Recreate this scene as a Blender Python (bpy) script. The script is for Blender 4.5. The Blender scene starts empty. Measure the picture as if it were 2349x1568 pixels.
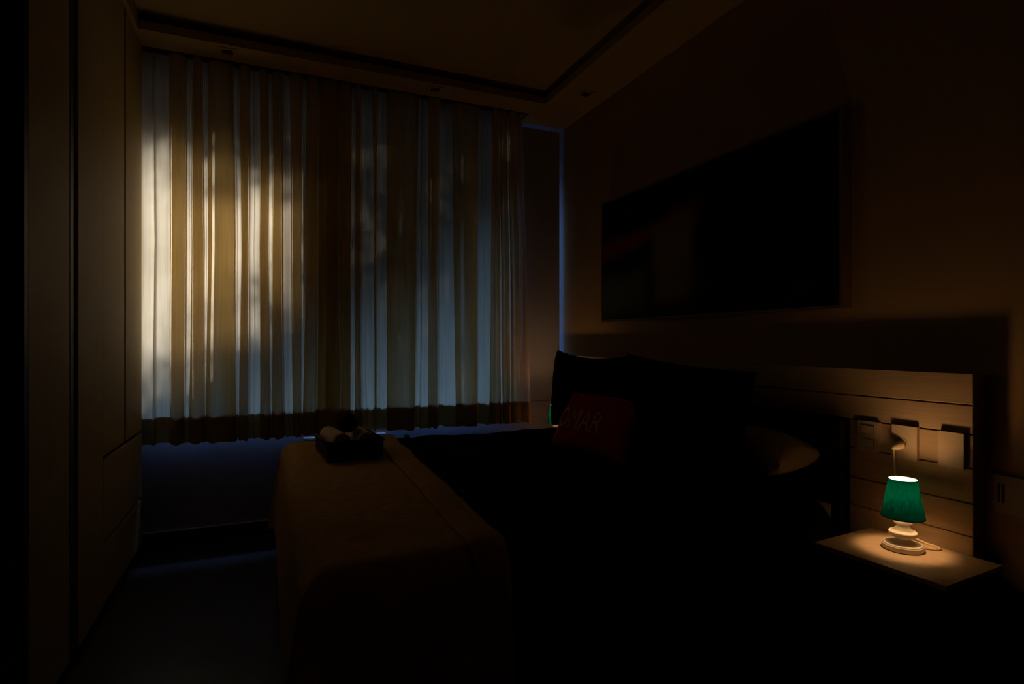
import bpy, bmesh, math, random
from mathutils import Vector, Matrix, noise

# ------------------------------------------------------------------ camera, light, exposure
sc = bpy.context.scene
col = sc.collection
PI = math.pi
R = math.radians

cam_data = bpy.data.cameras.new('camera')
cam_data.sensor_width = 36.0
cam_data.lens = 19.95
cam_data.clip_start = 0.02
cam = bpy.data.objects.new('camera', cam_data)
cam.location = (0.0, 0.0, 1.15)
cam.rotation_euler = (R(90), 0, R(-23.3))
col.objects.link(cam)
sc.camera = cam

sc.view_settings.view_transform = 'Standard'
sc.view_settings.look = 'None'
sc.view_settings.gamma = 1.0
sc.view_settings.use_curve_mapping = False
sc.view_settings.exposure = 0.0
sc.cycles.use_denoising = True
sc.cycles.max_bounces = 10
sc.cycles.diffuse_bounces = 6
sc.cycles.transmission_bounces = 8
sc.cycles.transparent_max_bounces = 12
sc.cycles.sample_clamp_indirect = 4.0
sc.cycles.caustics_reflective = False
sc.cycles.caustics_refractive = False

SKY_STRENGTH = 30.0
SUN_STRENGTH = 5.0
LAMP_STRENGTH = 122.0

world = bpy.data.worlds.new('sky')
sc.world = world
world.use_nodes = True
wn = world.node_tree.nodes
wl = world.node_tree.links
bg = wn['Background']
bg.inputs['Strength'].default_value = SKY_STRENGTH
tc = wn.new('ShaderNodeTexCoord')
sep = wn.new('ShaderNodeSeparateXYZ')
ramp = wn.new('ShaderNodeValToRGB')
ramp.color_ramp.elements[0].position = 0.76
ramp.color_ramp.elements[0].color = (0.0004, 0.0005, 0.0004, 1)
ramp.color_ramp.elements[1].position = 0.93
ramp.color_ramp.elements[1].color = (0.18, 0.36, 0.84, 1)
wl.new(tc.outputs['Generated'], sep.inputs[0])
wl.new(sep.outputs['Z'], ramp.inputs['Fac'])
wl.new(ramp.outputs['Color'], bg.inputs['Color'])

sun_data = bpy.data.lights.new('sun', 'SUN')
sun_data.energy = SUN_STRENGTH
sun_data.color = (0.97, 0.97, 1.16)
sun_data.angle = R(2.5)
sun = bpy.data.objects.new('sun', sun_data)
# the sun stands outside the window, to the right of it and low
SUN_DIR = Vector((-0.55, -1.0, -0.42)).normalized()
sun.rotation_euler = SUN_DIR.to_track_quat('-Z', 'Y').to_euler()
sun.location = (3, 8, 4)
col.objects.link(sun)


# ------------------------------------------------------------------ materials
def nodes(name):
    m = bpy.data.materials.new(name)
    m.use_nodes = True
    nt = m.node_tree
    return m, nt.nodes, nt.links, nt.nodes['Principled BSDF']


def mat(name, c, rough=0.6, var=0.0, scale=8.0, stretch=(1, 1, 1), bump=0.0, bscale=60.0, metal=0.0, spec=0.3, sheen=0.0):
    m, n, l, p = nodes(name)
    p.inputs['Roughness'].default_value = rough
    p.inputs['Metallic'].default_value = metal
    p.inputs['Specular IOR Level'].default_value = spec
    p.inputs['Sheen Weight'].default_value = sheen
    p.inputs['Base Color'].default_value = (*c, 1)
    t = n.new('ShaderNodeTexCoord')
    mp = n.new('ShaderNodeMapping')
    mp.inputs['Scale'].default_value = stretch
    l.new(t.outputs['Object'], mp.inputs['Vector'])
    if var > 0:
        nz = n.new('ShaderNodeTexNoise')
        nz.inputs['Scale'].default_value = scale
        nz.inputs['Detail'].default_value = 5
        l.new(mp.outputs['Vector'], nz.inputs['Vector'])
        r = n.new('ShaderNodeValToRGB')
        r.color_ramp.elements[0].position = 0.3
        r.color_ramp.elements[1].position = 0.7
        r.color_ramp.elements[0].color = (*[k * (1 - var) for k in c], 1)
        r.color_ramp.elements[1].color = (*[min(1, k * (1 + var)) for k in c], 1)
        l.new(nz.outputs['Fac'], r.inputs['Fac'])
        l.new(r.outputs['Color'], p.inputs['Base Color'])
    if bump > 0:
        nb = n.new('ShaderNodeTexNoise')
        nb.inputs['Scale'].default_value = bscale
        nb.inputs['Detail'].default_value = 3
        l.new(mp.outputs['Vector'], nb.inputs['Vector'])
        b = n.new('ShaderNodeBump')
        b.inputs['Strength'].default_value = bump
        b.inputs['Distance'].default_value = 0.004
        l.new(nb.outputs['Fac'], b.inputs['Height'])
        l.new(b.outputs['Normal'], p.inputs['Normal'])
    return m


def cloth_through(name, refl, trans, fac, var=0.12, scale=(90, 90, 3), back=None):
    """thin fabric: part of the light is scattered back, part passes through"""
    m = bpy.data.materials.new(name)
    m.use_nodes = True
    n, l = m.node_tree.nodes, m.node_tree.links
    n.remove(n['Principled BSDF'])
    out = n['Material Output']
    d = n.new('ShaderNodeBsdfDiffuse')
    tr = n.new('ShaderNodeBsdfTranslucent')
    mx = n.new('ShaderNodeMixShader')
    mx.inputs[0].default_value = fac
    t = n.new('ShaderNodeTexCoord')
    mp = n.new('ShaderNodeMapping')
    mp.inputs['Scale'].default_value = scale
    nz = n.new('ShaderNodeTexNoise')
    nz.inputs['Scale'].default_value = 1.0
    nz.inputs['Detail'].default_value = 6
    r = n.new('ShaderNodeValToRGB')
    r.color_ramp.elements[0].position = 0.3
    r.color_ramp.elements[1].position = 0.7
    r.color_ramp.elements[0].color = (*[k * (1 - var) for k in trans], 1)
    r.color_ramp.elements[1].color = (*[min(1, k * (1 + var)) for k in trans], 1)
    l.new(t.outputs['Object'], mp.inputs['Vector'])
    l.new(mp.outputs['Vector'], nz.inputs['Vector'])
    l.new(nz.outputs['Fac'], r.inputs['Fac'])
    l.new(r.outputs['Color'], tr.inputs['Color'])
    d.inputs['Color'].default_value = (*refl, 1)
    if back:                               # other side: blue-white, added to bounce more sky light out
        ge = n.new('ShaderNodeNewGeometry')
        bc = n.new('ShaderNodeMix')
        bc.data_type = 'RGBA'
        l.new(ge.outputs['Backfacing'], bc.inputs[0])
        bc.inputs[6].default_value = (*refl, 1)
        bc.inputs[7].default_value = (*back, 1)
        l.new(bc.outputs[2], d.inputs['Color'])
    l.new(d.outputs[0], mx.inputs[1])
    l.new(tr.outputs[0], mx.inputs[2])
    l.new(mx.outputs[0], out.inputs['Surface'])
    return m


def glass(name):
    m = bpy.data.materials.new(name)
    m.use_nodes = True
    n, l = m.node_tree.nodes, m.node_tree.links
    n.remove(n['Principled BSDF'])
    t = n.new('ShaderNodeBsdfTransparent')
    t.inputs['Color'].default_value = (0.93, 0.95, 0.94, 1)
    g = n.new('ShaderNodeBsdfGlossy')
    g.inputs['Roughness'].default_value = 0.02
    lw = n.new('ShaderNodeLayerWeight')
    lw.inputs['Blend'].default_value = 0.12
    mx = n.new('ShaderNodeMixShader')
    l.new(lw.outputs['Fresnel'], mx.inputs[0])
    l.new(t.outputs[0], mx.inputs[1])
    l.new(g.outputs[0], mx.inputs[2])
    l.new(mx.outputs[0], n['Material Output'].inputs['Surface'])
    return m


def emit(name, c, s):
    m = bpy.data.materials.new(name)
    m.use_nodes = True
    n, l = m.node_tree.nodes, m.node_tree.links
    n.remove(n['Principled BSDF'])
    e = n.new('ShaderNodeEmission')
    e.inputs['Color'].default_value = (*c, 1)
    e.inputs['Strength'].default_value = s
    l.new(e.outputs[0], n['Material Output'].inputs['Surface'])
    return m


M = {}
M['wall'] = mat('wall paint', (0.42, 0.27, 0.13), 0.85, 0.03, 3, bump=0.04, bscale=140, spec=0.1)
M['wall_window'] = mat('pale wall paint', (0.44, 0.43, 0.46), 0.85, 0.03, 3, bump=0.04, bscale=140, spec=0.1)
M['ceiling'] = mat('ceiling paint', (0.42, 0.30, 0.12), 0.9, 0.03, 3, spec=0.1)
M['floor'] = mat('dark floor tile', (0.065, 0.055, 0.05), 0.35, 0.15, 5, bump=0.03, bscale=30, spec=0.3)
M['baseboard'] = mat('dark skirting', (0.05, 0.035, 0.028), 0.4, 0.1, 6)
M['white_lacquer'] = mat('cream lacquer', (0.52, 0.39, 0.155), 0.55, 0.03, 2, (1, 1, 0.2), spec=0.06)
M['gap'] = mat('dark recess', (0.012, 0.012, 0.010), 0.7)
M['channel'] = mat('grey metal channel', (0.10, 0.11, 0.07), 0.5, metal=0.3)
M['dark_wood'] = mat('very dark wood', (0.020, 0.014, 0.010), 0.5, 0.25, 4, (8, 1, 8), spec=0.2)
M['panel_wood'] = mat('light wood panel', (0.42, 0.29, 0.17), 0.6, 0.10, 3, (30, 1.2, 40), bump=0.12, bscale=6, spec=0.15)
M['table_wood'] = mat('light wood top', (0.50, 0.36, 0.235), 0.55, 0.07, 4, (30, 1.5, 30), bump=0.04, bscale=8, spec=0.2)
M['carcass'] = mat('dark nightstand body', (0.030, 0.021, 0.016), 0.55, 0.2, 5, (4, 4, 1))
M['lamp_white'] = mat('white turned wood', (0.88, 0.80, 0.68), 0.45, 0.03, 10, spec=0.3)
M['plastic'] = mat('cream plastic', (0.46, 0.34, 0.23), 0.4, spec=0.4)
M['plastic_dark'] = mat('shadow gap plastic', (0.05, 0.04, 0.03), 0.5)
M['cord'] = mat('cream cord', (0.60, 0.45, 0.28), 0.45)
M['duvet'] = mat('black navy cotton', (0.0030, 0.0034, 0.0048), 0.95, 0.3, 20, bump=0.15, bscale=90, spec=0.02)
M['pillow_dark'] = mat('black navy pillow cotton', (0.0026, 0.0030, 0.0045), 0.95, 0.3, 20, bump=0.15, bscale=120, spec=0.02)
M['throw'] = mat('mustard brown throw', (0.62, 0.37, 0.12), 0.95, 0.12, 40, bump=0.35, bscale=220, spec=0.05)
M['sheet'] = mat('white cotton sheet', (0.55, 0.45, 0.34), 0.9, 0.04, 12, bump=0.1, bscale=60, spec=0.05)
M['red'] = mat('dark red cushion cloth', (0.38, 0.020, 0.016), 0.9, 0.15, 30, bump=0.2, bscale=160, spec=0.05)
M['letter'] = mat('gold lettering', (0.55, 0.36, 0.12), 0.7, 0.2, 40)
M['basket'] = mat('dark woven basket', (0.028, 0.016, 0.009), 0.7, 0.4, 60, (1, 1, 3), bump=0.6, bscale=80)
M['towel'] = mat('cream towelling', (0.80, 0.66, 0.42), 0.95, 0.08, 60, bump=0.6, bscale=300, spec=0.02)
M['pouch'] = mat('black cloth', (0.006, 0.007, 0.009), 0.9, 0.2, 30, bump=0.2, bscale=120)
M['frame'] = mat('brown picture frame', (0.16, 0.085, 0.05), 0.5, 0.15, 8, (1, 1, 1))
M['console'] = mat('white lacquer console', (0.70, 0.72, 0.75), 0.35)
M['window_frame'] = mat('white window frame', (0.65, 0.66, 0.68), 0.4)
M['sill'] = mat('dark stone sill', (0.07, 0.07, 0.07), 0.6, 0.2, 20)
M['glass'] = glass('window glass')
M['curtain'] = cloth_through('beige curtain', (0.92, 0.62, 0.28), (0.91, 0.76, 0.46), 0.66, back=(0.74, 0.78, 0.84))
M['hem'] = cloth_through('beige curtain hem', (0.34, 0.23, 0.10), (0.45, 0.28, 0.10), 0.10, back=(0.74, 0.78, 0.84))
M['lining'] = cloth_through('white shade lining', (0.85, 0.85, 0.83), (0.80, 0.80, 0.80), 0.22, 0.0)
M['bulb'] = emit('warm bulb', (1.0, 0.56, 0.24), LAMP_STRENGTH)
M['render'] = mat('dark outside render', (0.014, 0.013, 0.012), 0.9, 0.1, 4)
M['ground'] = mat('damp dark soil', (0.004, 0.004, 0.0035), 0.9, 0.2, 2)
M['leaf'] = cloth_through('blocker leaf', (0.004, 0.007, 0.002), (0.010, 0.012, 0.003), 0.35, 0.3, (6, 6, 6))
M['bark'] = mat('bark', (0.08, 0.05, 0.03), 0.9, 0.3, 20)
M['lens'] = mat('dark downlight lens', (0.05, 0.04, 0.03), 0.3)


def shade_material():
    m = cloth_through('teal lamp shade cloth', (0.0, 0.15, 0.14), (0.0, 0.080, 0.058), 0.25, 0.75, (1, 1, 1))
    n, l = m.node_tree.nodes, m.node_tree.links
    nz = [k for k in n if k.type == 'TEX_NOISE'][0]
    mp = [k for k in n if k.type == 'MAPPING'][0]
    mp.inputs['Scale'].default_value = (260, 260, 60)
    mp.inputs['Rotation'].default_value = (0.6, 0.4, 0.7)
    return m


M['shade'] = shade_material()


def painting_material():
    """blurred abstract on a black ground: a red streak, a green field and an ochre upright"""
    m, n, l, p = nodes('abstract painting')
    p.inputs['Roughness'].default_value = 0.7
    p.inputs['Specular IOR Level'].default_value = 0.1
    t = n.new('ShaderNodeTexCoord')
    s = n.new('ShaderNodeSeparateXYZ')
    wob = n.new('ShaderNodeTexNoise')
    wob.inputs['Scale'].default_value = 3.0
    l.new(t.outputs['Object'], wob.inputs['Vector'])
    l.new(t.outputs['Object'], s.inputs[0])

    def math_node(op, a, b=None):
        k = n.new('ShaderNodeMath')
        k.operation = op
        for i, v in enumerate((a, b)):
            if v is None:
                continue
            if isinstance(v, (int, float)):
                k.inputs[i].default_value = v
            else:
                l.new(v, k.inputs[i])
        return k.outputs[0]
    w = math_node('MULTIPLY', math_node('SUBTRACT', wob.outputs['Fac'], 0.5), 0.10)
    a = math_node('ADD', math_node('MULTIPLY', s.outputs['Y'], -1.0), w)   # along the picture, window end = -0.83
    h = math_node('ADD', s.outputs['Z'], w)

    def soft(v, lo, hi, e):
        up = n.new('ShaderNodeMapRange')
        up.interpolation_type = 'SMOOTHSTEP'
        up.inputs['From Min'].default_value = lo - e
        up.inputs['From Max'].default_value = lo + e
        l.new(v, up.inputs['Value'])
        dn = n.new('ShaderNodeMapRange')
        dn.interpolation_type = 'SMOOTHSTEP'
        dn.inputs['From Min'].default_value = hi + e
        dn.inputs['From Max'].default_value = hi - e
        l.new(v, dn.inputs['Value'])
        return math_node('MULTIPLY', up.outputs[0], dn.outputs[0])
    streak_h = math_node('SUBTRACT', h, math_node('MULTIPLY', math_node('ADD', a, 0.83), 0.12))
    red = math_node('MULTIPLY', soft(a, -0.95, 0.05, 0.12), soft(streak_h, 0.0, 0.10, 0.05))
    green = math_node('MULTIPLY', soft(a, -0.95, -0.38, 0.07), soft(h, -0.34, -0.10, 0.07))
    ochre = math_node('MULTIPLY', soft(a, -0.30, 0.02, 0.06), soft(h, -0.28, 0.14, 0.07))
    col0 = None
    base = n.new('ShaderNodeRGB')
    base.outputs[0].default_value = (0.006, 0.006, 0.006, 1)
    cur = base.outputs[0]
    for f, c in ((red, (0.22, 0.016, 0.008)), (green, (0.075, 0.10, 0.05)), (ochre, (0.20, 0.15, 0.05))):
        mx = n.new('ShaderNodeMix')
        mx.data_type = 'RGBA'
        l.new(f, mx.inputs[0])
        l.new(cur, mx.inputs[6])
        mx.inputs[7].default_value = (*c, 1)
        cur = mx.outputs[2]
    l.new(cur, p.inputs['Base Color'])
    return m


M['painting'] = painting_material()


# ------------------------------------------------------------------ mesh helpers
def finish(name, bm, m, parent=None, loc=(0, 0, 0), rotz=0.0, smooth=False, bevel=0.0, seg=2):
    if bevel > 0:
        bmesh.ops.bevel(bm, geom=[e for e in bm.edges if e.is_manifold and e.calc_face_angle(0) > 0.6],
                        offset=bevel, segments=seg, profile=0.5, affect='EDGES', clamp_overlap=True)
    bmesh.ops.recalc_face_normals(bm, faces=bm.faces)
    me = bpy.data.meshes.new(name)
    bm.to_mesh(me)
    bm.free()
    me.materials.append(M[m])
    if smooth:
        for p in me.polygons:
            p.use_smooth = True
    o = bpy.data.objects.new(name, me)
    col.objects.link(o)
    o.location = loc
    o.rotation_euler = (0, 0, rotz)
    if parent:
        o.parent = parent
    return o


def box(bm, x0, x1, y0, y1, z0, z1):
    vs = [bm.verts.new((x, y, z)) for x in (x0, x1) for y in (y0, y1) for z in (z0, z1)]
    for f in ((0, 1, 3, 2), (4, 6, 7, 5), (0, 4, 5, 1), (2, 3, 7, 6), (0, 2, 6, 4), (1, 5, 7, 3)):
        bm.faces.new([vs[i] for i in f])
    return vs


def boxes(*args):
    bm = bmesh.new()
    for a in args:
        box(bm, *a)
    return bm


def lathe(profile, n=48, bm=None):
    bm = bm or bmesh.new()
    rings = []
    for r, z in profile:
        if r < 1e-6:
            rings.append([bm.verts.new((0, 0, z))])
        else:
            rings.append([bm.verts.new((r * math.cos(2 * PI * k / n), r * math.sin(2 * PI * k / n), z)) for k in range(n)])
    for a, b in zip(rings, rings[1:]):
        for k in range(n):
            k2 = (k + 1) % n
            if len(a) == 1 and len(b) == 1:
                continue
            if len(a) == 1:
                bm.faces.new((a[0], b[k], b[k2]))
            elif len(b) == 1:
                bm.faces.new((a[k], a[k2], b[0]))
            else:
                bm.faces.new((a[k], a[k2], b[k2], b[k]))
    return bm


def tube(pts, r, n=8, bm=None):
    bm = bm or bmesh.new()
    pts = [Vector(p) for p in pts]
    rings = []
    for i, p in enumerate(pts):
        d = (pts[min(i + 1, len(pts) - 1)] - pts[max(i - 1, 0)]).normalized()
        a = d.orthogonal().normalized() if abs(d.z) < 0.9 else Vector((1, 0, 0)).cross(d).normalized()
        if abs(d.z) < 0.9:
            a = Vector((0, 0, 1)).cross(d).normalized()
        b = d.cross(a)
        rings.append([bm.verts.new(p + r * (math.cos(2 * PI * k / n) * a + math.sin(2 * PI * k / n) * b)) for k in range(n)])
    for a, b in zip(rings, rings[1:]):
        for k in range(n):
            bm.faces.new((a[k], a[(k + 1) % n], b[(k + 1) % n], b[k]))
    bm.faces.new(rings[0][::-1])
    bm.faces.new(rings[-1])
    return bm


def spline(pts, n=10):
    """Catmull-Rom through the points"""
    pts = [Vector(p) for p in pts]
    out = []
    for i in range(len(pts) - 1):
        p0, p1, p2, p3 = pts[max(i - 1, 0)], pts[i], pts[i + 1], pts[min(i + 2, len(pts) - 1)]
        for k in range(n):
            t = k / n
            out.append(0.5 * ((2 * p1) + (p2 - p0) * t + (2 * p0 - 5 * p1 + 4 * p2 - p3) * t * t + (3 * p1 - p0 - 3 * p2 + p3) * t ** 3))
    out.append(pts[-1])
    return out


def grid(rows):
    bm = bmesh.new()
    vs = [[bm.verts.new(p) for p in r] for r in rows]
    for a, b in zip(vs, vs[1:]):
        for k in range(len(a) - 1):
            bm.faces.new((a[k], a[k + 1], b[k + 1], b[k]))
    return bm


def tag(o, label=None, cat=None, group=None, kind=None):
    if label:
        o['label'] = label
    if cat:
        o['category'] = cat
    if group:
        o['group'] = group
    if kind:
        o['kind'] = kind
    return o


def thing(name, label, cat, loc=(0, 0, 0), rotz=0.0, group=None):
    o = bpy.data.objects.new(name, None)
    o.empty_display_size = 0.05
    col.objects.link(o)
    o.location = loc
    o.rotation_euler = (0, 0, rotz)
    return tag(o, label, cat, group)


def struct(name, bm, m, parent=None, **k):
    o = finish(name, bm, m, parent, **k)
    if not parent:
        o['kind'] = 'structure'
    return o


def copy_tree(o, parent=None):
    c = o.copy()
    col.objects.link(c)
    if parent:
        c.parent = parent
    for ch in list(o.children):
        copy_tree(ch, c)
    return c


# ------------------------------------------------------------------ the room
XL, XR, YN, YF = -1.25, 2.022, -1.60, 3.720
ZC, ZS, ZT = 2.815, 2.727, 2.90
WX0, WX1, WZ0, WZ1 = -0.74, 1.56, 0.85, 2.61     # window opening
YO = YF + 0.30                                   # outer face of the window wall

struct('floor', boxes((XL - .1, XR + .1, YN - .1, YF + .2, -.1, 0)), 'floor')
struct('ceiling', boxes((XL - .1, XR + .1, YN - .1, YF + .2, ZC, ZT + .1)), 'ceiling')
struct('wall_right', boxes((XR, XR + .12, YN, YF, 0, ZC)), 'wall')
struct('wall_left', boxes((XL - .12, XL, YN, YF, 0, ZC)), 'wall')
struct('wall_near', boxes((XL - .12, XR + .12, YN - .12, YN, 0, ZC)), 'wall')
def prism(bm, poly, axis, a, b):
    """extrude a polygon given in the two other axes along axis from a to b"""
    def v(p, t):
        return {'x': (t, p[0], p[1]), 'z': (p[0], p[1], t)}[axis]
    lo = [bm.verts.new(v(p, a)) for p in poly]
    hi = [bm.verts.new(v(p, b)) for p in poly]
    n = len(poly)
    bm.faces.new(lo)
    bm.faces.new(hi[::-1])
    for k in range(n):
        bm.faces.new((lo[k], lo[(k + 1) % n], hi[(k + 1) % n], hi[k]))


# the sill is splayed down towards the room; beside the curtains an added panel hides a made-up side opening,
# its gaps along the corner and under the ceiling leak blue sky light
PX0, PX1, PZ1 = 1.625, 1.984, 2.698
wf = boxes((XL - .12, WX0, YF, YO, -.1, ZT), (WX0, WX1, YF, YO, WZ1, ZT), (WX1, XR + .12, YF, YO, 2.80, ZT), (XR, XR + .12, YF, YO, -.1, 2.80),
           (WX1, WX1 + .03, YO - .10, YO, WZ0, 2.80))
prism(wf, [(YF, -.1), (YO, -.1), (YO, WZ0), (YO - .10, WZ0), (YF, WZ0 - .13)], 'x', WX0, XR)
struct('leak_panel', boxes((PX0, PX1, YF, YF + .022, WZ0 - .125, PZ1)), 'wall_window')
struct('wall_far', wf, 'wall_window')
# dropped ceiling border: window side (with the curtain pocket), headboard side, wardrobe side
TX0, TX1, TY1, TY0 = -0.60, 1.690, 3.366, -0.9
YPK, XPK = 3.554, 1.665
lip = 0.045
struct('trim_1', boxes((TX0, XPK, TY1, YPK, ZS, ZS + lip), (TX0, XPK, TY1 + .07, YPK, ZS + lip, ZC),
                       (XPK, XR, TY1 + .07, YF, ZS, ZC),                        (XPK, XR, TY1, TY1 + .07, ZS, ZS + lip),
                       (TX1, XR, TY0, TY1, ZS, ZS + lip), (TX1 + .07, XR, TY0, TY1 + .07, ZS + lip, ZC),
                       (XL, TX0, YN, YPK, ZS, ZC), (TX0, XR, YN, TY0, ZS, ZC)), 'ceiling')
struct('baseboard_far', boxes((-0.66, XR, YF - .020, YF, 0, .080)), 'baseboard', bevel=.001)
finish('baseboard_highlight', boxes((-0.66, XR, YF - .020, YF, .080, .085)), 'window_frame', bpy.data.objects['baseboard_far'])  # pale strip added as the sky-lit highlight on the skirting's top edge
struct('baseboard_right', boxes((XR - .015, XR, YN, .92, 0, .080)), 'baseboard', bevel=.003)

# window behind the curtains
win = tag(bpy.data.objects.new('window_1', None), kind='structure')
col.objects.link(win)
win.location = ((WX0 + WX1) / 2, YO - .06, WZ0)
wx, wy, wz = win.location


def wbox(*a):
    return [(b[0] - wx, b[1] - wx, b[2] - wy, b[3] - wy, b[4] - wz, b[5] - wz) for b in a]


fr = .022
xm = (WX0 + WX1) / 2
finish('window_frame', boxes(*wbox((WX0, WX0 + fr, YO - .09, YO - .02, WZ0, WZ1), (WX1 - fr, WX1, YO - .09, YO - .02, WZ0, WZ1),
                                   (WX0 + fr, WX1 - fr, YO - .09, YO - .02, WZ0, WZ0 + fr), (WX0 + fr, WX1 - fr, YO - .09, YO - .02, WZ1 - fr, WZ1))),
       'window_frame', win)
for a, b, yy in ((WX0 + fr, xm + .03, YO - .055), (xm - .03, WX1 - fr, YO - .085)):
    s = finish('sash', boxes(*wbox((a, a + .05, yy, yy + .025, WZ0 + fr, WZ1 - fr), (b - .05, b, yy, yy + .025, WZ0 + fr, WZ1 - fr),
                                   (a + .05, b - .05, yy, yy + .025, WZ0 + fr, WZ0 + fr + .03), (a + .05, b - .05, yy, yy + .025, WZ1 - fr - .05, WZ1 - fr))),
               'window_frame', win)
    finish('pane', grid([[Vector((x, yy + .0125, z)) - Vector((wx, wy, wz)) for x in (a + .05, b - .05)] for z in (WZ0 + fr + .03, WZ1 - fr - .05)]), 'glass', s)
sb = bmesh.new()
prism(sb, [(YF + .003, WZ0 - .128), (YO - .095, WZ0 + .001), (YO - .095, WZ0 + .011), (YF + .003, WZ0 - .116)], 'x', WX0 + .002, WX1 - .002)
for v in sb.verts:
    v.co -= win.location
finish('window_sill', sb, 'sill', win)
finish('leak_pane', grid([[Vector((x, YO - .05, z)) - win.location for x in (WX1 + .03, XR)] for z in (WZ0, 2.80)]), 'glass', win)  # pane of the made-up opening that feeds the blue corner glow

# outside the window
tag(finish('ground', boxes((-9, 9, YO, 16, -.30, -.10)), 'ground'), kind='structure')
struct('blocker_wall', boxes((2.35, 2.53, YO, YO + 1.0, -.1, 3.4)), 'render')  # unseen wing wall put here to block light from the right


struct('blocker_eave', boxes((-2.2, 1.42, YO, YO + .56, 2.82, 2.96)), 'render')  # eave added out of sight, cut to limit the skylight on the curtains
blocker_tree = thing('blocker_tree', 'unseen leaf crown added outside the window to mask the sun on the curtains', 'blocker_tree', (2.3, 7.2, -.10))  # unseen leaf crown added to shape the sunlight on the curtains
trunk = [(0, 0, 0), (.04, .02, .8), (-.02, 0, 1.6), (.05, .04, 2.4), (-.04, 0, 3.2)]
tb = tube(spline(trunk, 6), .09, 12)
for e in ((1.2, -.6, 3.3), (1.2, .5, 3.9), (.3, .8, 4.2)):
    tube(spline([(0, 0, 1.5), (e[0] * .5, e[1] * .5, e[2] * .62), e], 5), .03, 8, tb)
finish('trunk', tb, 'bark', blocker_tree, smooth=True)


def sunny(x, z):
    """wanted sunlight at x, z of the curtain plane; the added leaves are thinned to match"""
    q = min(1.25, max(0.0, (x + .66) / .95))
    top, bot = 2.14 - .16 * q, .97 + .64 * q
    if q >= 1.2:
        return 0.0
    e = .44
    f = min(1, max(0, (top - z) / e + .5)) * min(1, max(0, (z - bot) / (e * 1.4) + .5))
    return f * max(0.0, min(1, (1.08 - q) / .26)) * (1 - .22 * q)


lr = random.Random(5)
lb = bmesh.new()
for k in range(19000):
    x, z = lr.uniform(-.95, 1.9), lr.uniform(.45, 2.85)
    keep = 1 - sunny(x, z)
    if lr.random() > min(1.0, -math.log(max(.003, 1 - keep)) / 4.4):
        continue
    p = Vector((x, 3.62, z)) - SUN_DIR * lr.uniform(2.4, 4.6) - blocker_tree.location
    a = Vector((lr.gauss(0, 1), lr.gauss(0, 1), lr.gauss(0, .6))).normalized()
    b = a.cross(Vector((lr.gauss(0, 1), lr.gauss(0, 1), lr.gauss(0, 1)))).normalized()
    w, h = lr.uniform(.022, .034), lr.uniform(.045, .07)
    lb.faces.new([lb.verts.new(p + q) for q in (-h * a, w * b - .1 * h * a, h * a, -w * b - .1 * h * a)])
tag(finish('blocker_leaves', lb, 'leaf', blocker_tree), kind='stuff')


# ------------------------------------------------------------------ curtains
def curtain_panel(singles, x_left, x_right, seed, narrow, z_top, z_bot, y0=3.602, tilt={}, dent={}):
    """singles: stretches where the cloth hangs as one layer; between them the cloth loops forward into a fold.
    narrow: per stretch (scale at the hem, scale at the heading)"""
    rnd = random.Random(seed)
    nz = 60
    ph = [rnd.uniform(0, 6.28) for _ in range(60)]
    rows = []
    for k in range(nz + 1):
        t = k / nz                          # 0 heading, 1 hem
        z = z_top + (z_bot - z_top) * t
        st = []
        for i, (a, b) in enumerate(singles):
            c, w = (a + b) / 2, (b - a) / 2
            sb, stp = narrow.get(i, (1.0, 0.9))
            mid = 0.55
            f = 1 + (stp - 1) * max(0, (mid - t) / mid) ** 1.5 if t < mid else 1 + (sb - 1) * ((t - mid) / (1 - mid)) ** 1.2
            c += 0.010 * math.sin(ph[i] + 2.4 * t) * abs(t - 0.5) * 2
            st.append((c - w * f, c + w * f))
        yb = y0 + 0.022
        yf = y0 - 0.020 - 0.006 * t
        pts = []
        pts.append((x_left + 0.004 * math.sin(5 * t), y0))
        for i, (a, b) in enumerate(st):
            w = b - a
            bow = 0.010 * math.sin(ph[20 + i] + 1.5 * t)
            tl, dn = tilt.get(i, 0.0), dent.get(i, 0.0) * (0.6 + 0.4 * t)
            pts.append((a + .003, yb - .014 - tl))
            pts.append((a - .001 + w * 0.18, yb - tl * .8))
            pts.append((a + w * (0.40 if dn else .36), yb + .002 - tl * .62))
            pts.append((a + w * 0.5, yb + .004 + bow * .5 - tl * .45 - dn))
            pts.append((a + w * (0.57 if dn else .66), yb + .002 - tl * .3))
            pts.append((b + .001 - w * 0.18, yb - tl * .1))
            if i + 1 < len(st):
                p, q = b, st[i + 1][0]
                g = q - p
                c = (p + q) / 2 + 0.12 * g * math.sin(ph[30 + i])
                fy = yf + 0.010 * math.sin(ph[40 + i] + 3 * t)
                pts += [(p + .25 * g, yb + .004), (c - .06 * g, yb - .002), (p + .22 * g, (yb + fy) / 2 + .006), (p + .01 * g, (yb + fy) / 2 - .004),
                        (p + .07 * g, fy + .010), (p + .25 * g, fy), (c, fy - .006), (q - .25 * g, fy), (q - .07 * g, fy + .010),
                        (q - .01 * g, (yb + fy) / 2 - .004), (q - .22 * g, (yb + fy) / 2 + .006), (c + .06 * g, yb - .002), (q - .25 * g, yb + .004)]
        pts.append((x_right - .02 + 0.006 * math.sin(4 * t + seed), y0 - .012))
        pts.append((x_right, y0 + .006))
        sp = spline([(p[0], p[1], 0) for p in pts], 5)
        row = []
        for j, p in enumerate(sp):
            wave = 0.006 * math.sin(j * 0.13 + seed) + 0.004 * math.sin(j * 0.41 + 1.7)
            zz = z + wave * t if t > .9 else z
            px = p.x - .075 * (1 - t) * max(0.0, p.x - 1.40) / .30
            row.append(Vector((px, p.y, zz)))
        rows.append(row)
    return rows


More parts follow.
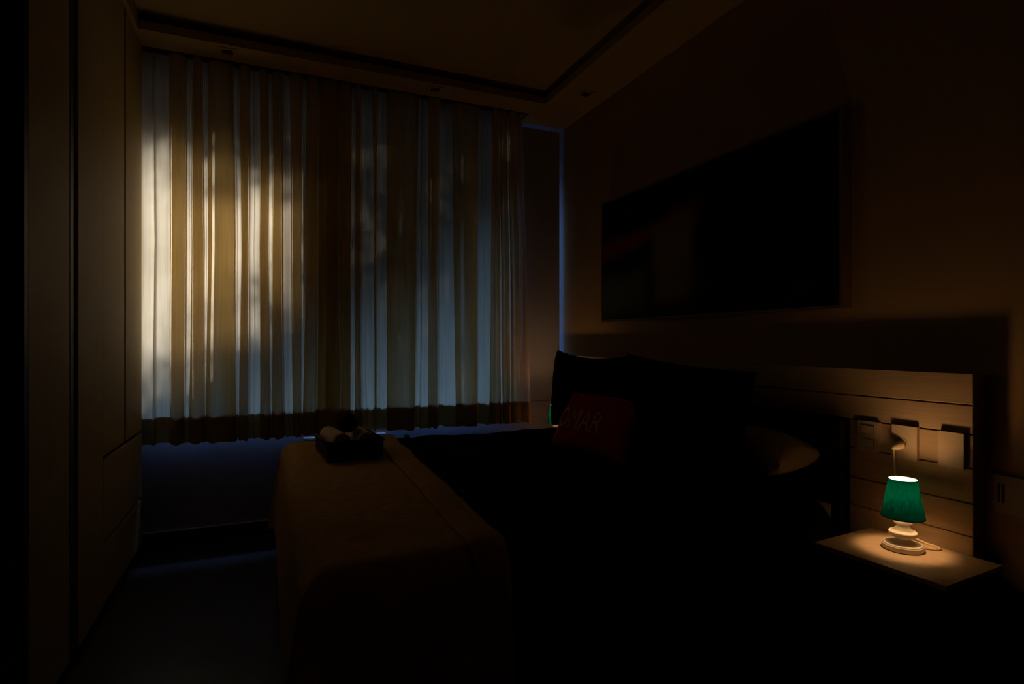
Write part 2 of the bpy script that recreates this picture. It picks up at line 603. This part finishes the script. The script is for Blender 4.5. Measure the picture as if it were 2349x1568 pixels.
def face_room(o):
    """turn the right side of the cloth to the room, the added reflecting back to the window"""
    me = o.data
    me.update()
    # the first and the last stretch of the cloth lie flat, so their normals tell the side
    if sum(p.normal.y * p.area for p in me.polygons) > 0:
        me.flip_normals()


def curtain(label, rows, hem_h=0.155):
    root = finish('curtain', grid(rows), 'curtain', smooth=True)
    face_room(root)
    tag(root, label, 'curtain', 'window curtains')
    z_bot = rows[-1][0].z
    k0 = next(k for k, r in enumerate(rows) if r[0].z < z_bot + hem_h)
    off = [[p + Vector((0, 0.0035, 0)) for p in r] for r in rows[k0:]]
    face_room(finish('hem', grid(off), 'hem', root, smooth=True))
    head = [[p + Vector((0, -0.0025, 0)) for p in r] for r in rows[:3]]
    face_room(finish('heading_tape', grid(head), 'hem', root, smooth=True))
    return root


left_single = [(-.755, -.70), (-.640, -.489), (-.418, -.387), (-.329, -.306), (-.175, -.137), (-.105, -.044),
               (.001, .024), (.075, .128), (.182, .206), (.272, .280), (.362, .368)]
right_single = [(.318, .324), (.396, .401), (.466, .492), (.530, .612), (.618, .684), (.874, .957), (1.016, 1.128), (1.293, 1.390), (1.468, 1.478), (1.545, 1.553), (1.628, 1.634)]
curtain('beige curtain panel beside the wardrobe, brightest with sun behind it',
        curtain_panel(left_single, -.80, .455, 3, {1: (1.06, .95), 2: (0.7, .95), 3: (.1, 1.3), 4: (.15, .8), 6: (.2, 1), 8: (.25, 1)}, 2.80, 0.592,
                      tilt={7: .036}, dent={1: .030, 5: .012}), 0.18)
curtain('dim beige curtain panel hanging nearest the corner with the blue glow',
        curtain_panel(right_single, .262, 1.70, 8, {5: (1.1, .7), 6: (1.1, .7), 7: (.9, 1)}, 2.80, 0.592, 3.598, dent={5: .012}), 0.18)
rail = thing('curtain_rail', 'slim white curtain rail in the ceiling pocket above both curtains', 'curtain rail', (0.45, 3.602, 2.80))
finish('track', boxes((-1.15, 1.18, -.014, .014, .004, .015)), 'window_frame', rail)

# ------------------------------------------------------------------ wardrobe
XW = -0.615
w = thing('wardrobe', 'tall cream fitted wardrobe with drawers standing beside the window', 'wardrobe', (XW, 2.0, 0))
finish('carcass', boxes((-.62, -.022, .0, 1.545, .06, ZS - .002)), 'gap', w)
finish('plinth', boxes((-.60, -.05, .0, 1.545, 0, .06)), 'gap', w)
zd0, zd1, zd2 = .078, .322, .672
for y0, y1, z0, z1 in ((-.003, .352, .07, ZS - .006), (.452, .776, .07, ZS - .006), (.780, 1.150, zd2 + .012, ZS - .006), (1.185, 1.545, zd2 + .012, ZS - .006)):
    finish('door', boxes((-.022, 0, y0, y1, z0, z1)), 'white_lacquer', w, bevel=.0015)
for z0, z1 in ((zd1 + .012, zd2 - .010), (zd0, zd1 - .010)):
    finish('drawer', boxes((-.022, 0, .782, 1.545, z0, z1)), 'white_lacquer', w, bevel=.0015)
finish('handle_channel', boxes((-.022, -.006, .385, .420, .07, ZS - .01)), 'channel', w, bevel=.002)
finish('handle_channel', boxes((-.022, -.010, 1.158, 1.178, zd2 + .01, ZS - .01)), 'channel', w, bevel=.002)

n = thing('shelf_unit', 'black open niche unit with low shelves joined to the wardrobe', 'shelf unit', (XW, 1.0, 0))
finish('side_panel', boxes((-.62, 0, -.6, -.57, 0, ZS - .002)), 'dark_wood', n, bevel=.002)
finish('side_panel', boxes((-.62, 0, .965, .994, 0, ZS - .002)), 'dark_wood', n, bevel=.002)
finish('back_panel', boxes((-.62, -.60, -.57, .965, .0, ZS - .002)), 'dark_wood', n)
finish('shelf', boxes((-.60, -.01, -.57, .965, .545, .575)), 'dark_wood', n, bevel=.002)
finish('bottom_panel', boxes((-.60, 0, -.57, .965, .0, .31)), 'dark_wood', n, bevel=.002)
finish('top_panel', boxes((-.60, -.01, -.57, .965, 2.2, ZS - .002)), 'dark_wood', n, bevel=.002)

# ------------------------------------------------------------------ panelled headboard on the wall
XH = 1.955
hb = thing('panelled_headboard', 'wide light wood plank headboard fixed along the right wall behind bed and nightstands', 'headboard', (XH, 2.3, 0))
ZG = [.030, .145, .250, .355, .458, .561, .661, .767, .870, .958, 1.056]


def planks(y0, y1, k0, k1):
    bm = bmesh.new()
    for a, b in zip(ZG[k0:k1], ZG[k0 + 1:k1 + 1]):
        box(bm, 0, .030, y0 - 2.3, y1 - 2.3, a + .0022, b - .0022)
    bmesh.ops.bevel(bm, geom=bm.edges[:], offset=.0012, segments=1, affect='EDGES')
    box(bm, .008, XR - XH - .002, y0 - 2.3 + .002, y1 - 2.3 - .002, ZG[k0], ZG[k1] - .004)
    return bm


finish('upper_planks', planks(1.022, 3.716, 8, 10), 'panel_wood', hb)
finish('lower_planks', planks(1.022, 1.418, 0, 8), 'panel_wood', hb)
finish('lower_planks', planks(3.30, 3.716, 0, 8), 'panel_wood', hb)


# ------------------------------------------------------------------ nightstands
def nightstand(label, loc, rotz):
    t = thing('nightstand', label, 'nightstand', loc, rotz, 'nightstands beside the bed')
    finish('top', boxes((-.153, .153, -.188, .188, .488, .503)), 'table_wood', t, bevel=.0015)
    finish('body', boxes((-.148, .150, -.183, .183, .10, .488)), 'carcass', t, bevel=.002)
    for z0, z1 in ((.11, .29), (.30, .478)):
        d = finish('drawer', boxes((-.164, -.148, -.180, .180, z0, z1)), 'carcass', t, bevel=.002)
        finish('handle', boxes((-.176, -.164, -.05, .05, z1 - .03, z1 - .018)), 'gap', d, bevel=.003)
    for x in (-.13, .13):
        for y in (-.17, .17):
            finish('leg', boxes((x - .015, x + .015, y - .015, y + .015, 0, .10)), 'carcass', t, bevel=.002)
    return t


nightstand('nightstand with light wood top under the fully visible lamp', (1.790, 1.124, 0), R(4.3))
nightstand('nightstand hidden behind the bed in the window corner', (1.795, 3.512, 0), 0)


# ------------------------------------------------------------------ lamps
def lamp(label, loc, plug=True):
    t = thing('table_lamp', label, 'lamp', loc, 0, 'bedside lamps')
    prof = [(0, 0), (.0545, 0), (.0556, .002), (.0556, .0135), (.0545, .0150), (.0525, .0155), (.0525, .0180), (.0510, .0195), (.030, .0205), (.0230, .0225),
            (.0190, .0270), (.0175, .0320), (.0195, .0355), (.0300, .0385), (.0370, .0425), (.0388, .0450), (.0380, .0470), (.0388, .0490), (.0391, .0525), (.0368, .0560),
            (.0260, .0620), (.0190, .0680), (.0165, .0740), (.0185, .0785), (.0235, .0805), (.0250, .0830), (.0250, .0900), (.0232, .0940), (.0120, .0960), (.0105, .1500), (.0, .1500)]
    finish('base', lathe(prof, 64), 'lamp_white', t, smooth=True)
    sh = finish('shade', lathe([(.0585, .1000), (.0588, .1012), (.0384, .2180), (.0381, .2190)], 96), 'shade', t, smooth=True)
    finish('lining', lathe([(.0578, .1002), (.0376, .2186)], 96), 'lining', sh, smooth=True)
    trim = lathe([(.0584, .0990), (.0592, .1000), (.0592, .1018), (.0584, .1024)], 96)
    finish('shade_rim', trim, 'shade', sh, smooth=True)
    bz, br = .179, .0195
    bprof = [(0, .148), (.010, .148), (.012, .158)] + [(br * math.sin(a), bz - br * math.cos(a)) for a in [R(x) for x in range(50, 180, 10)]] + [(0, bz + br)]
    finish('bulb', lathe(bprof, 24), 'bulb', t, smooth=True)
    if plug:
        L = Vector(loc)

        def g(x, y, z):
            return Vector((x, y, z)) - L
        cable = spline([g(1.922, 1.236, .806), g(1.921, 1.2365, .79), g(1.925, 1.237, .74), g(1.935, 1.236, .66), g(1.940, 1.225, .58), g(1.938, 1.190, .520),
                        g(1.938, 1.150, .5065), g(1.934, 1.112, .5062), g(1.920, 1.094, .5062), g(1.902, 1.096, .5062), g(1.890, 1.110, .507), g(1.878, 1.122, .5085)], 8)
        c = finish('cord', tube(cable, .0036, 8), 'cord', t, smooth=True)
        pb = bmesh.new()
        rows = []
        for k, (xx, hw, hz) in enumerate(((1.9395, .0145, .0145), (1.932, .0140, .0140), (1.922, .0110, .0120), (1.913, .0070, .0080), (1.908, .0035, .0045))):
            ring = [pb.verts.new(g(xx, 1.222 + hw * math.cos(a) + .010 * (k / 4), .8085 + hz * math.sin(a) - .003 * k)) for a in [2 * PI * j / 16 for j in range(16)]]
            if rows:
                for j in range(16):
                    pb.faces.new((rows[-1][j], rows[-1][(j + 1) % 16], ring[(j + 1) % 16], ring[j]))
            rows.append(ring)
        pb.faces.new(rows[0])
        pb.faces.new(rows[-1])
        finish('plug', pb, 'cord', c, smooth=True)
    return t


lamp('small white turned lamp with lit teal shade standing fully in view', (1.827, 1.148, .503))
lamp('lit teal lamp in the window corner, mostly hidden by dark pillow', (1.800, 3.425, .503), False)


# ------------------------------------------------------------------ wall plates
def plate(name, label, cat, y0, y1, z0, z1, x, t=.009):
    o = thing(name, label, cat, (x, (y0 + y1) / 2, (z0 + z1) / 2), 0, 'electric wall plates')
    finish('plate', boxes((-t, 0, -(y1 - y0) / 2, (y1 - y0) / 2, -(z1 - z0) / 2, (z1 - z0) / 2)), 'plastic', o, bevel=.003)
    return o


s = plate('light_switch', 'wall plate with two rocker switches, nearest the bed', 'switch', 1.303, 1.381, .764, .871, XH, .011)
for z in (.024, -.024):
    f = finish('rocker_frame', boxes((-.0125, -.010, -.023, .023, z - .015, z + .015)), 'plastic_dark', s)
    finish('rocker', boxes((-.0155, -.011, -.0215, .0215, z - .0135, z + .0135)), 'plastic', f, bevel=.002)
s = plate('power_socket', 'wall socket plate with the lamp plug in it', 'socket', 1.176, 1.257, .762, .872, XH, .013)
finish('socket_insert', lathe([(0, 0), (.021, 0), (.021, .0012), (.018, .0016), (.0, .0016)], 32), 'plastic', s, loc=(-.013, .0065, -.008)).rotation_euler = (0, R(-90), 0)
plate('blank_plate', 'blank wall plate near the end of the plank headboard', 'wall plate', 1.040, 1.112, .762, .871, XH, .014)
s = plate('light_switch', 'large wall plate with vertical slots at the right edge beyond the headboard', 'switch', .922, .997, .640, .752, XR, .011)
for dy in (.014, .024):
    finish('slot', boxes((-.0122, -.0105, dy - .003, dy + .003, -.025, .03)), 'plastic_dark', s)

# ------------------------------------------------------------------ painting
pt = thing('painting', 'large dark abstract painting in thin frame above the bed', 'painting', (1.968, 2.288, 1.657))
hw, hh = .832, .380
finish('frame', boxes((0, .052, -hw, -hw + .012, -hh, hh), (0, .052, hw - .012, hw, -hh, hh), (0, .052, -hw + .012, hw - .012, hh - .012, hh), (0, .052, -hw + .012, hw - .012, -hh, -hh + .012)), 'frame', pt, bevel=.0015)
finish('canvas', boxes((.002, .030, -hw + .010, hw - .010, -hh + .010, hh - .010)), 'painting', pt)

# ------------------------------------------------------------------ downlights
for x, y, lab in ((-.20, 3.440, 'square recessed downlight above the bright curtain panel, nearest the wardrobe'),
                  (.958, 3.440, 'square recessed downlight above the middle of the dim curtain panel'),
                  (1.86, 3.128, 'square recessed downlight in the ceiling border above the painting')):
    d = thing('downlight', lab, 'ceiling light', (x, y, ZS), 0, 'ceiling downlights')
    bm = boxes((-.045, .045, -.045, -.028, -.005, 0), (-.045, .045, .028, .045, -.005, 0), (-.045, -.028, -.028, .028, -.005, 0), (.028, .045, -.028, .028, -.005, 0))
    finish('frame', bm, 'ceiling', d, bevel=.001)
    bm = lathe([(0, -.002), (.022, -.002), (.027, -.004), (.029, -.001)], 24)
    finish('lens', bm, 'lens', d)


# ------------------------------------------------------------------ bed
bed = thing('bed', 'double bed with dark headboard in the middle of the room', 'bed', (1.0, 2.345, 0))
BX0, BX1, BY0, BY1 = .16, 1.90, 1.45, 3.25


def bb(a):
    return (a[0] - 1.0, a[1] - 1.0, a[2] - 2.345, a[3] - 2.345, a[4], a[5])


finish('base', boxes(bb((BX0 + .02, BX1, BY0 + .02, BY1 - .02, .10, .33))), 'dark_wood', bed, bevel=.01)
finish('mattress', boxes(bb((BX0, BX1, BY0, BY1, .33, .555))), 'sheet', bed, bevel=.05, seg=4, smooth=True)
finish('headboard', boxes(bb((1.925, 2.004, 1.432, 3.285, .08, .862))), 'dark_wood', bed, bevel=.008)
for x in (BX0 + .10, BX1 - .10):
    for y in (BY0 + .10, BY1 - .10):
        finish('leg', boxes(bb((x - .03, x + .03, y - .03, y + .03, 0, .10))), 'dark_wood', bed, bevel=.004)


def drape_pt(x, y, zt, x0, x1, y0, y1, r, flare, tuck):
    """point of a cloth laid over the bed: x, y are measured along the cloth"""
    def over(o):
        if o <= 0:
            return 0.0, 0.0
        q = r * PI / 2
        if o < q:
            return r * math.sin(o / r), r * (1 - math.cos(o / r))
        return r + flare * (o - q), r + (o - q)
    dx0, dx1 = over(x0 + r - x), over(x - (x1 - r))
    dy0, dy1 = over(y0 + r - y), over(y - (y1 - r))
    px = min(max(x, x0 + r), x1 - r) - dx0[0] + dx1[0]
    py = min(max(y, y0 + r), y1 - r) - dy0[0] + dy1[0]
    dx, dy = max(dx0[1], dx1[1]), max(dy0[1], dy1[1])
    down = (dx ** 5 + dy ** 5) ** .2 if dx + dy > 0 else 0
    # corner cloth folds outward
    k = min(dx, dy)
    px -= (0.10 * k if dx0[1] > 0 else -0.1 * k)
    py += (0.16 * k if dy1[1] > 0 else -0.16 * k)
    return Vector((px, py, zt - down))


def nz3(x, y, s, seed=0.0):
    return noise.noise(Vector((x * s + seed, y * s + seed * 1.7, seed)))


def cloth(x0, x1, y0, y1, nx, ny, fn):
    return grid([[fn(x0 + (x1 - x0) * i / nx, y0 + (y1 - y0) * j / ny) for j in range(ny + 1)] for i in range(nx + 1)])


def thicken(o, t):
    md = o.modifiers.new('cloth', 'SOLIDIFY')
    md.thickness = t
    md.offset = -1
    return o


def duvet_pt(x, y):
    p = drape_pt(x, y, .600, .09, 2.3, 1.385, 3.30, .085, .035, 0)
    hang = max(0.0, .56 - p.z)
    p.z += .010 * nz3(x, y, 4.2) + .006 * nz3(x, y, 11, 3)
    out = .020 * math.sin(x * 17 + 1.3 * math.sin(x * 5)) * min(1, hang * 4)
    if y < 1.5:
        p.y -= abs(out) * .8
    elif y > 3.2:
        p.y += abs(out) * .4
    e = (x - 1.78) / .06                       # rounded head end
    if e > 0:
        p.z -= .10 * e * e * .5
    return p


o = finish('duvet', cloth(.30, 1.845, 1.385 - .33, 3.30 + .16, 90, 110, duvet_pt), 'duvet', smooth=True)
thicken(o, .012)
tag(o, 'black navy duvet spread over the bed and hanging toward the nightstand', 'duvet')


def throw_pt(x, y, zt=.615):
    p = drape_pt(x, y, zt, .068, 2.5, 1.368, 3.318, .085, .05, 0)
    hang = max(0.0, .56 - p.z)
    p.x -= .065 * min(1, max(0, (3.2 - y) / 1.7)) * max(0, (x - .1) / .545)   # laid slightly askew
    p.z += .009 * nz3(x, y, 4.2) + .004 * nz3(x, y, 14, 5)
    a = min(1, hang * 3)
    if y < 1.47:
        p.y -= abs(.035 * math.sin(x * 15 + .8)) * a
        p.x += .010 * math.sin(x * 9) * a
    if x < .16:
        p.x -= abs(.012 * math.sin(y * 11)) * a
    if y > 3.25:
        p.y += abs(.010 * math.sin(x * 13)) * a
    return p


th = finish('bed_throw', cloth(.068 - .45, .645, 1.368 - .40, 3.318 + .33, 80, 120, throw_pt), 'throw', smooth=True)
thicken(th, .008)
tag(th, 'mustard brown throw laid across the foot of the bed', 'throw blanket')
fold = finish('folded_edge', cloth(.535, .652, 1.368 - .38, 3.318 + .30, 10, 120, lambda x, y: throw_pt(x, y, .624 + .005 * math.sin((x - .535) / .117 * PI))), 'throw', th, smooth=True)
thicken(fold, .006)


# ------------------------------------------------------------------ pillows
def pillow_mesh(w, h, t, n=36, pinch=.05, seed=0.0, wr=.006):
    """w along local X, h along local Z, thickness along local Y; front faces -Y"""
    bm = bmesh.new()

    def pt(u, v, side):
        fu = (1 - abs(u) ** 2.6)
        fv = (1 - abs(v) ** 2.6)
        th = (max(0, fu) * max(0, fv)) ** .42
        x = u * w / 2 * (1 - pinch * (1 - v * v) * abs(u) ** 3)
        z = v * h / 2 * (1 - pinch * 1.6 * (1 - u * u) * abs(v) ** 3)
        y = side * t / 2 * th
        y += side * wr * nz3(u * 2, v * 2, 1.6, seed + side) * th + .5 * side * wr * nz3(u * 2, v * 2, 5, seed + side) * th
        return Vector((x, y, z))
    rim = {}
    for side in (-1, 1):
        vs = {}
        for i in range(n + 1):
            for j in range(n + 1):
                u, v = -1 + 2 * i / n, -1 + 2 * j / n
                u, v = math.sin(u * PI / 2) * .35 + u * .65, math.sin(v * PI / 2) * .35 + v * .65
                edge = i in (0, n) or j in (0, n)
                if edge and (i, j) in rim:
                    vs[i, j] = rim[i, j]
                    continue
                vs[i, j] = bm.verts.new(pt(u, v, side))
                if edge:
                    rim[i, j] = vs[i, j]
        for i in range(n):
            for j in range(n):
                bm.faces.new((vs[i, j], vs[i + 1, j], vs[i + 1, j + 1], vs[i, j + 1]))
    return bm, pt


def pillow(name, label, cat, w, h, t, loc, lean, rotz, m, roll=0.0, group=None, seed=0.0, pinch=.05, wr=.006):
    bm, pt = pillow_mesh(w, h, t, pinch=pinch, seed=seed, wr=wr)
    o = finish(name, bm, m, smooth=True)
    o.rotation_mode = 'XYZ'
    o.matrix_world = Matrix.Translation(loc) @ Matrix.Rotation(rotz, 4, 'Z') @ Matrix.Rotation(-lean, 4, 'X') @ Matrix.Rotation(roll, 4, 'Y')
    tag(o, label, cat, group)
    return o, pt


# local -Y (the front) is turned to face the foot of the bed (-X): rotz = -90 deg; local +X then points to -Y (towards the near side)
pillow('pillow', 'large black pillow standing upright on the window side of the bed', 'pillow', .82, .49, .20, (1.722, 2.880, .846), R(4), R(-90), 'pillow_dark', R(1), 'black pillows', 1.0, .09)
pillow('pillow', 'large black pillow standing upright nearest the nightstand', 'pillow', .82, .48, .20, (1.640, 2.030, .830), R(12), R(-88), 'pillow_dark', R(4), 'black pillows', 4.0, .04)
pillow('pillow', 'white pillow poking out behind the black pillows near the nightstand', 'pillow', .64, .24, .18, (1.812, 1.830, .712), R(84), R(-88), 'sheet', R(0), None, 7.0, .03)
cu, cpt = pillow('cushion', 'small red cushion with gold lettering leaning on the black pillow', 'cushion', .60, .33, .13, (1.495, 2.405, .742), R(30), R(-84), 'red', R(-1), None, 9.0, .06, .004)

fc = bpy.data.curves.new('lettering', 'FONT')
fc.body = 'OMAR'
fc.size = .155
fc.resolution_u = 4
fo = bpy.data.objects.new('lettering', fc)
col.objects.link(fo)
bpy.context.view_layer.update()
me = bpy.data.meshes.new_from_object(fo.evaluated_get(bpy.context.evaluated_depsgraph_get()))
bpy.data.objects.remove(fo)
bm = bmesh.new()
bm.from_mesh(me)
bmesh.ops.triangulate(bm, faces=bm.faces[:])
for _ in range(3):
    bmesh.ops.subdivide_edges(bm, edges=[e for e in bm.edges if e.calc_length() > .012], cuts=1)
xs = [v.co.x for v in bm.verts]
stem = [(.022, .030), (.044, .022), (.036, -.030), (.034, -.062), (.018, -.062), (.020, -.030)]      # the stroke running down from the first letter
bm.faces.new([bm.verts.new((min(xs) + a, b, 0)) for a, b in stem])
xc, xw = (max(xs) + min(xs)) / 2, max(xs) - min(xs)
for v in bm.verts:
    lx, lz = (v.co.x - xc) * .37 / xw - .075, v.co.y * 1.0 - .06
    lz -= .03 * (lx + .1)
    p = cpt(lx / .30, lz / .165, -1)
    v.co = Vector((lx, p.y - .0015, lz))
finish('lettering', bm, 'letter', cu)

# ------------------------------------------------------------------ basket with towels
bk = thing('basket', 'dark woven tray basket on the throw holding rolled towels', 'basket', (.353, 2.785, .624), R(4))
bw, bd, bh, bt = .126, .155, .078, .010
finish('bottom', boxes((-bw, bw, -bd, bd, 0, .010)), 'basket', bk, bevel=.003)
bm = bmesh.new()
for k in range(7):
    z0 = .008 + k * .010
    j = .0015 if k % 2 else -.0005
    for b in ((-bw - j, bw + j, -bd - j, -bd + bt, z0, z0 + .0102), (-bw - j, bw + j, bd - bt, bd + j, z0, z0 + .0102), (-bw - j, -bw + bt, -bd + bt, bd - bt, z0, z0 + .0102), (bw - bt, bw + j, -bd + bt, bd - bt, z0, z0 + .0102)):
        box(bm, *b)
finish('woven_wall', bm, 'basket', bk, bevel=.002, seg=1)
rim = spline([(-bw, -bd, bh), (bw, -bd, bh), (bw, bd, bh), (-bw, bd, bh), (-bw, -bd, bh)], 1)
bm = bmesh.new()
for a, b in zip(rim, rim[1:]):
    tube([a, b], .007, 8, bm)
finish('rim', bm, 'basket', bk, smooth=True)


def towel_roll(label, loc, rz, L=.27, r=.052, seed=0):
    prof = []
    turns, steps = 3.0, 90
    for k in range(steps + 1):
        a = k / steps * turns * 2 * PI
        prof.append((r * (.12 + .88 * k / steps) * math.cos(a), r * (.12 + .88 * k / steps) * math.sin(a)))
    rows = []
    for k in range(17):
        y = -L / 2 + L * k / 16
        s = 1 - .05 * (2 * k / 16 - 1) ** 4 + .015 * math.sin(k * 1.1 + seed)
        rows.append([Vector((x * s, y, z * s)) for x, z in prof])
    o = finish('rolled_towel', grid(rows), 'towel', smooth=True, loc=loc, rotz=rz)
    md = o.modifiers.new('cloth', 'SOLIDIFY')
    md.thickness = .010
    tag(o, label, 'towel', 'rolled towels in the basket')
    return o


towel_roll('rolled cream towel in the basket on the wardrobe side', (.293, 2.785, .698), R(8), seed=1)
towel_roll('rolled cream towel in the basket on the pillow side', (.411, 2.789, .696), R(6), seed=2)
bm = bmesh.new()
bmesh.ops.create_icosphere(bm, subdivisions=4, radius=1)
for v in bm.verts:
    f = 1 + .08 * nz3(v.co.x, v.co.y + v.co.z, 2.2, 2)
    v.co = Vector((v.co.x * .048 * f, v.co.y * .060 * f, v.co.z * (.052 if v.co.z > 0 else .040) * f))
tag(finish('cloth_pouch', bm, 'pouch', smooth=True, loc=(.348, 2.775, .763)), 'small round black pouch sitting on top of the rolled towels', 'pouch')

# ------------------------------------------------------------------ under the window
cs = thing('console_table', 'narrow white console table under the curtain hem behind the bed', 'table', (.445, 3.600, 0))
finish('top', boxes((-.245, .245, -.070, .072, .548, .572)), 'console', cs, bevel=.002)
for x in (-.225, .225):
    for y in (-.055, .055):
        finish('leg', boxes((x - .012, x + .012, y - .012, y + .012, 0, .548)), 'dark_wood', cs, bevel=.002)
kb = thing('wall_valve', 'small dark valve knob on the wall under the dim curtain', 'valve', (.842, YF, .530))
finish('escutcheon', lathe([(0, 0), (.016, 0), (.016, .004), (.008, .006), (.008, .03), (0, .03)], 20), 'channel', kb, smooth=True).rotation_euler = (R(90), 0, 0)
finish('knob', lathe([(0, .028), (.013, .028), (.015, .034), (.015, .046), (.011, .052), (0, .052)], 20), 'plastic_dark', kb, smooth=True).rotation_euler = (R(90), 0, 0)
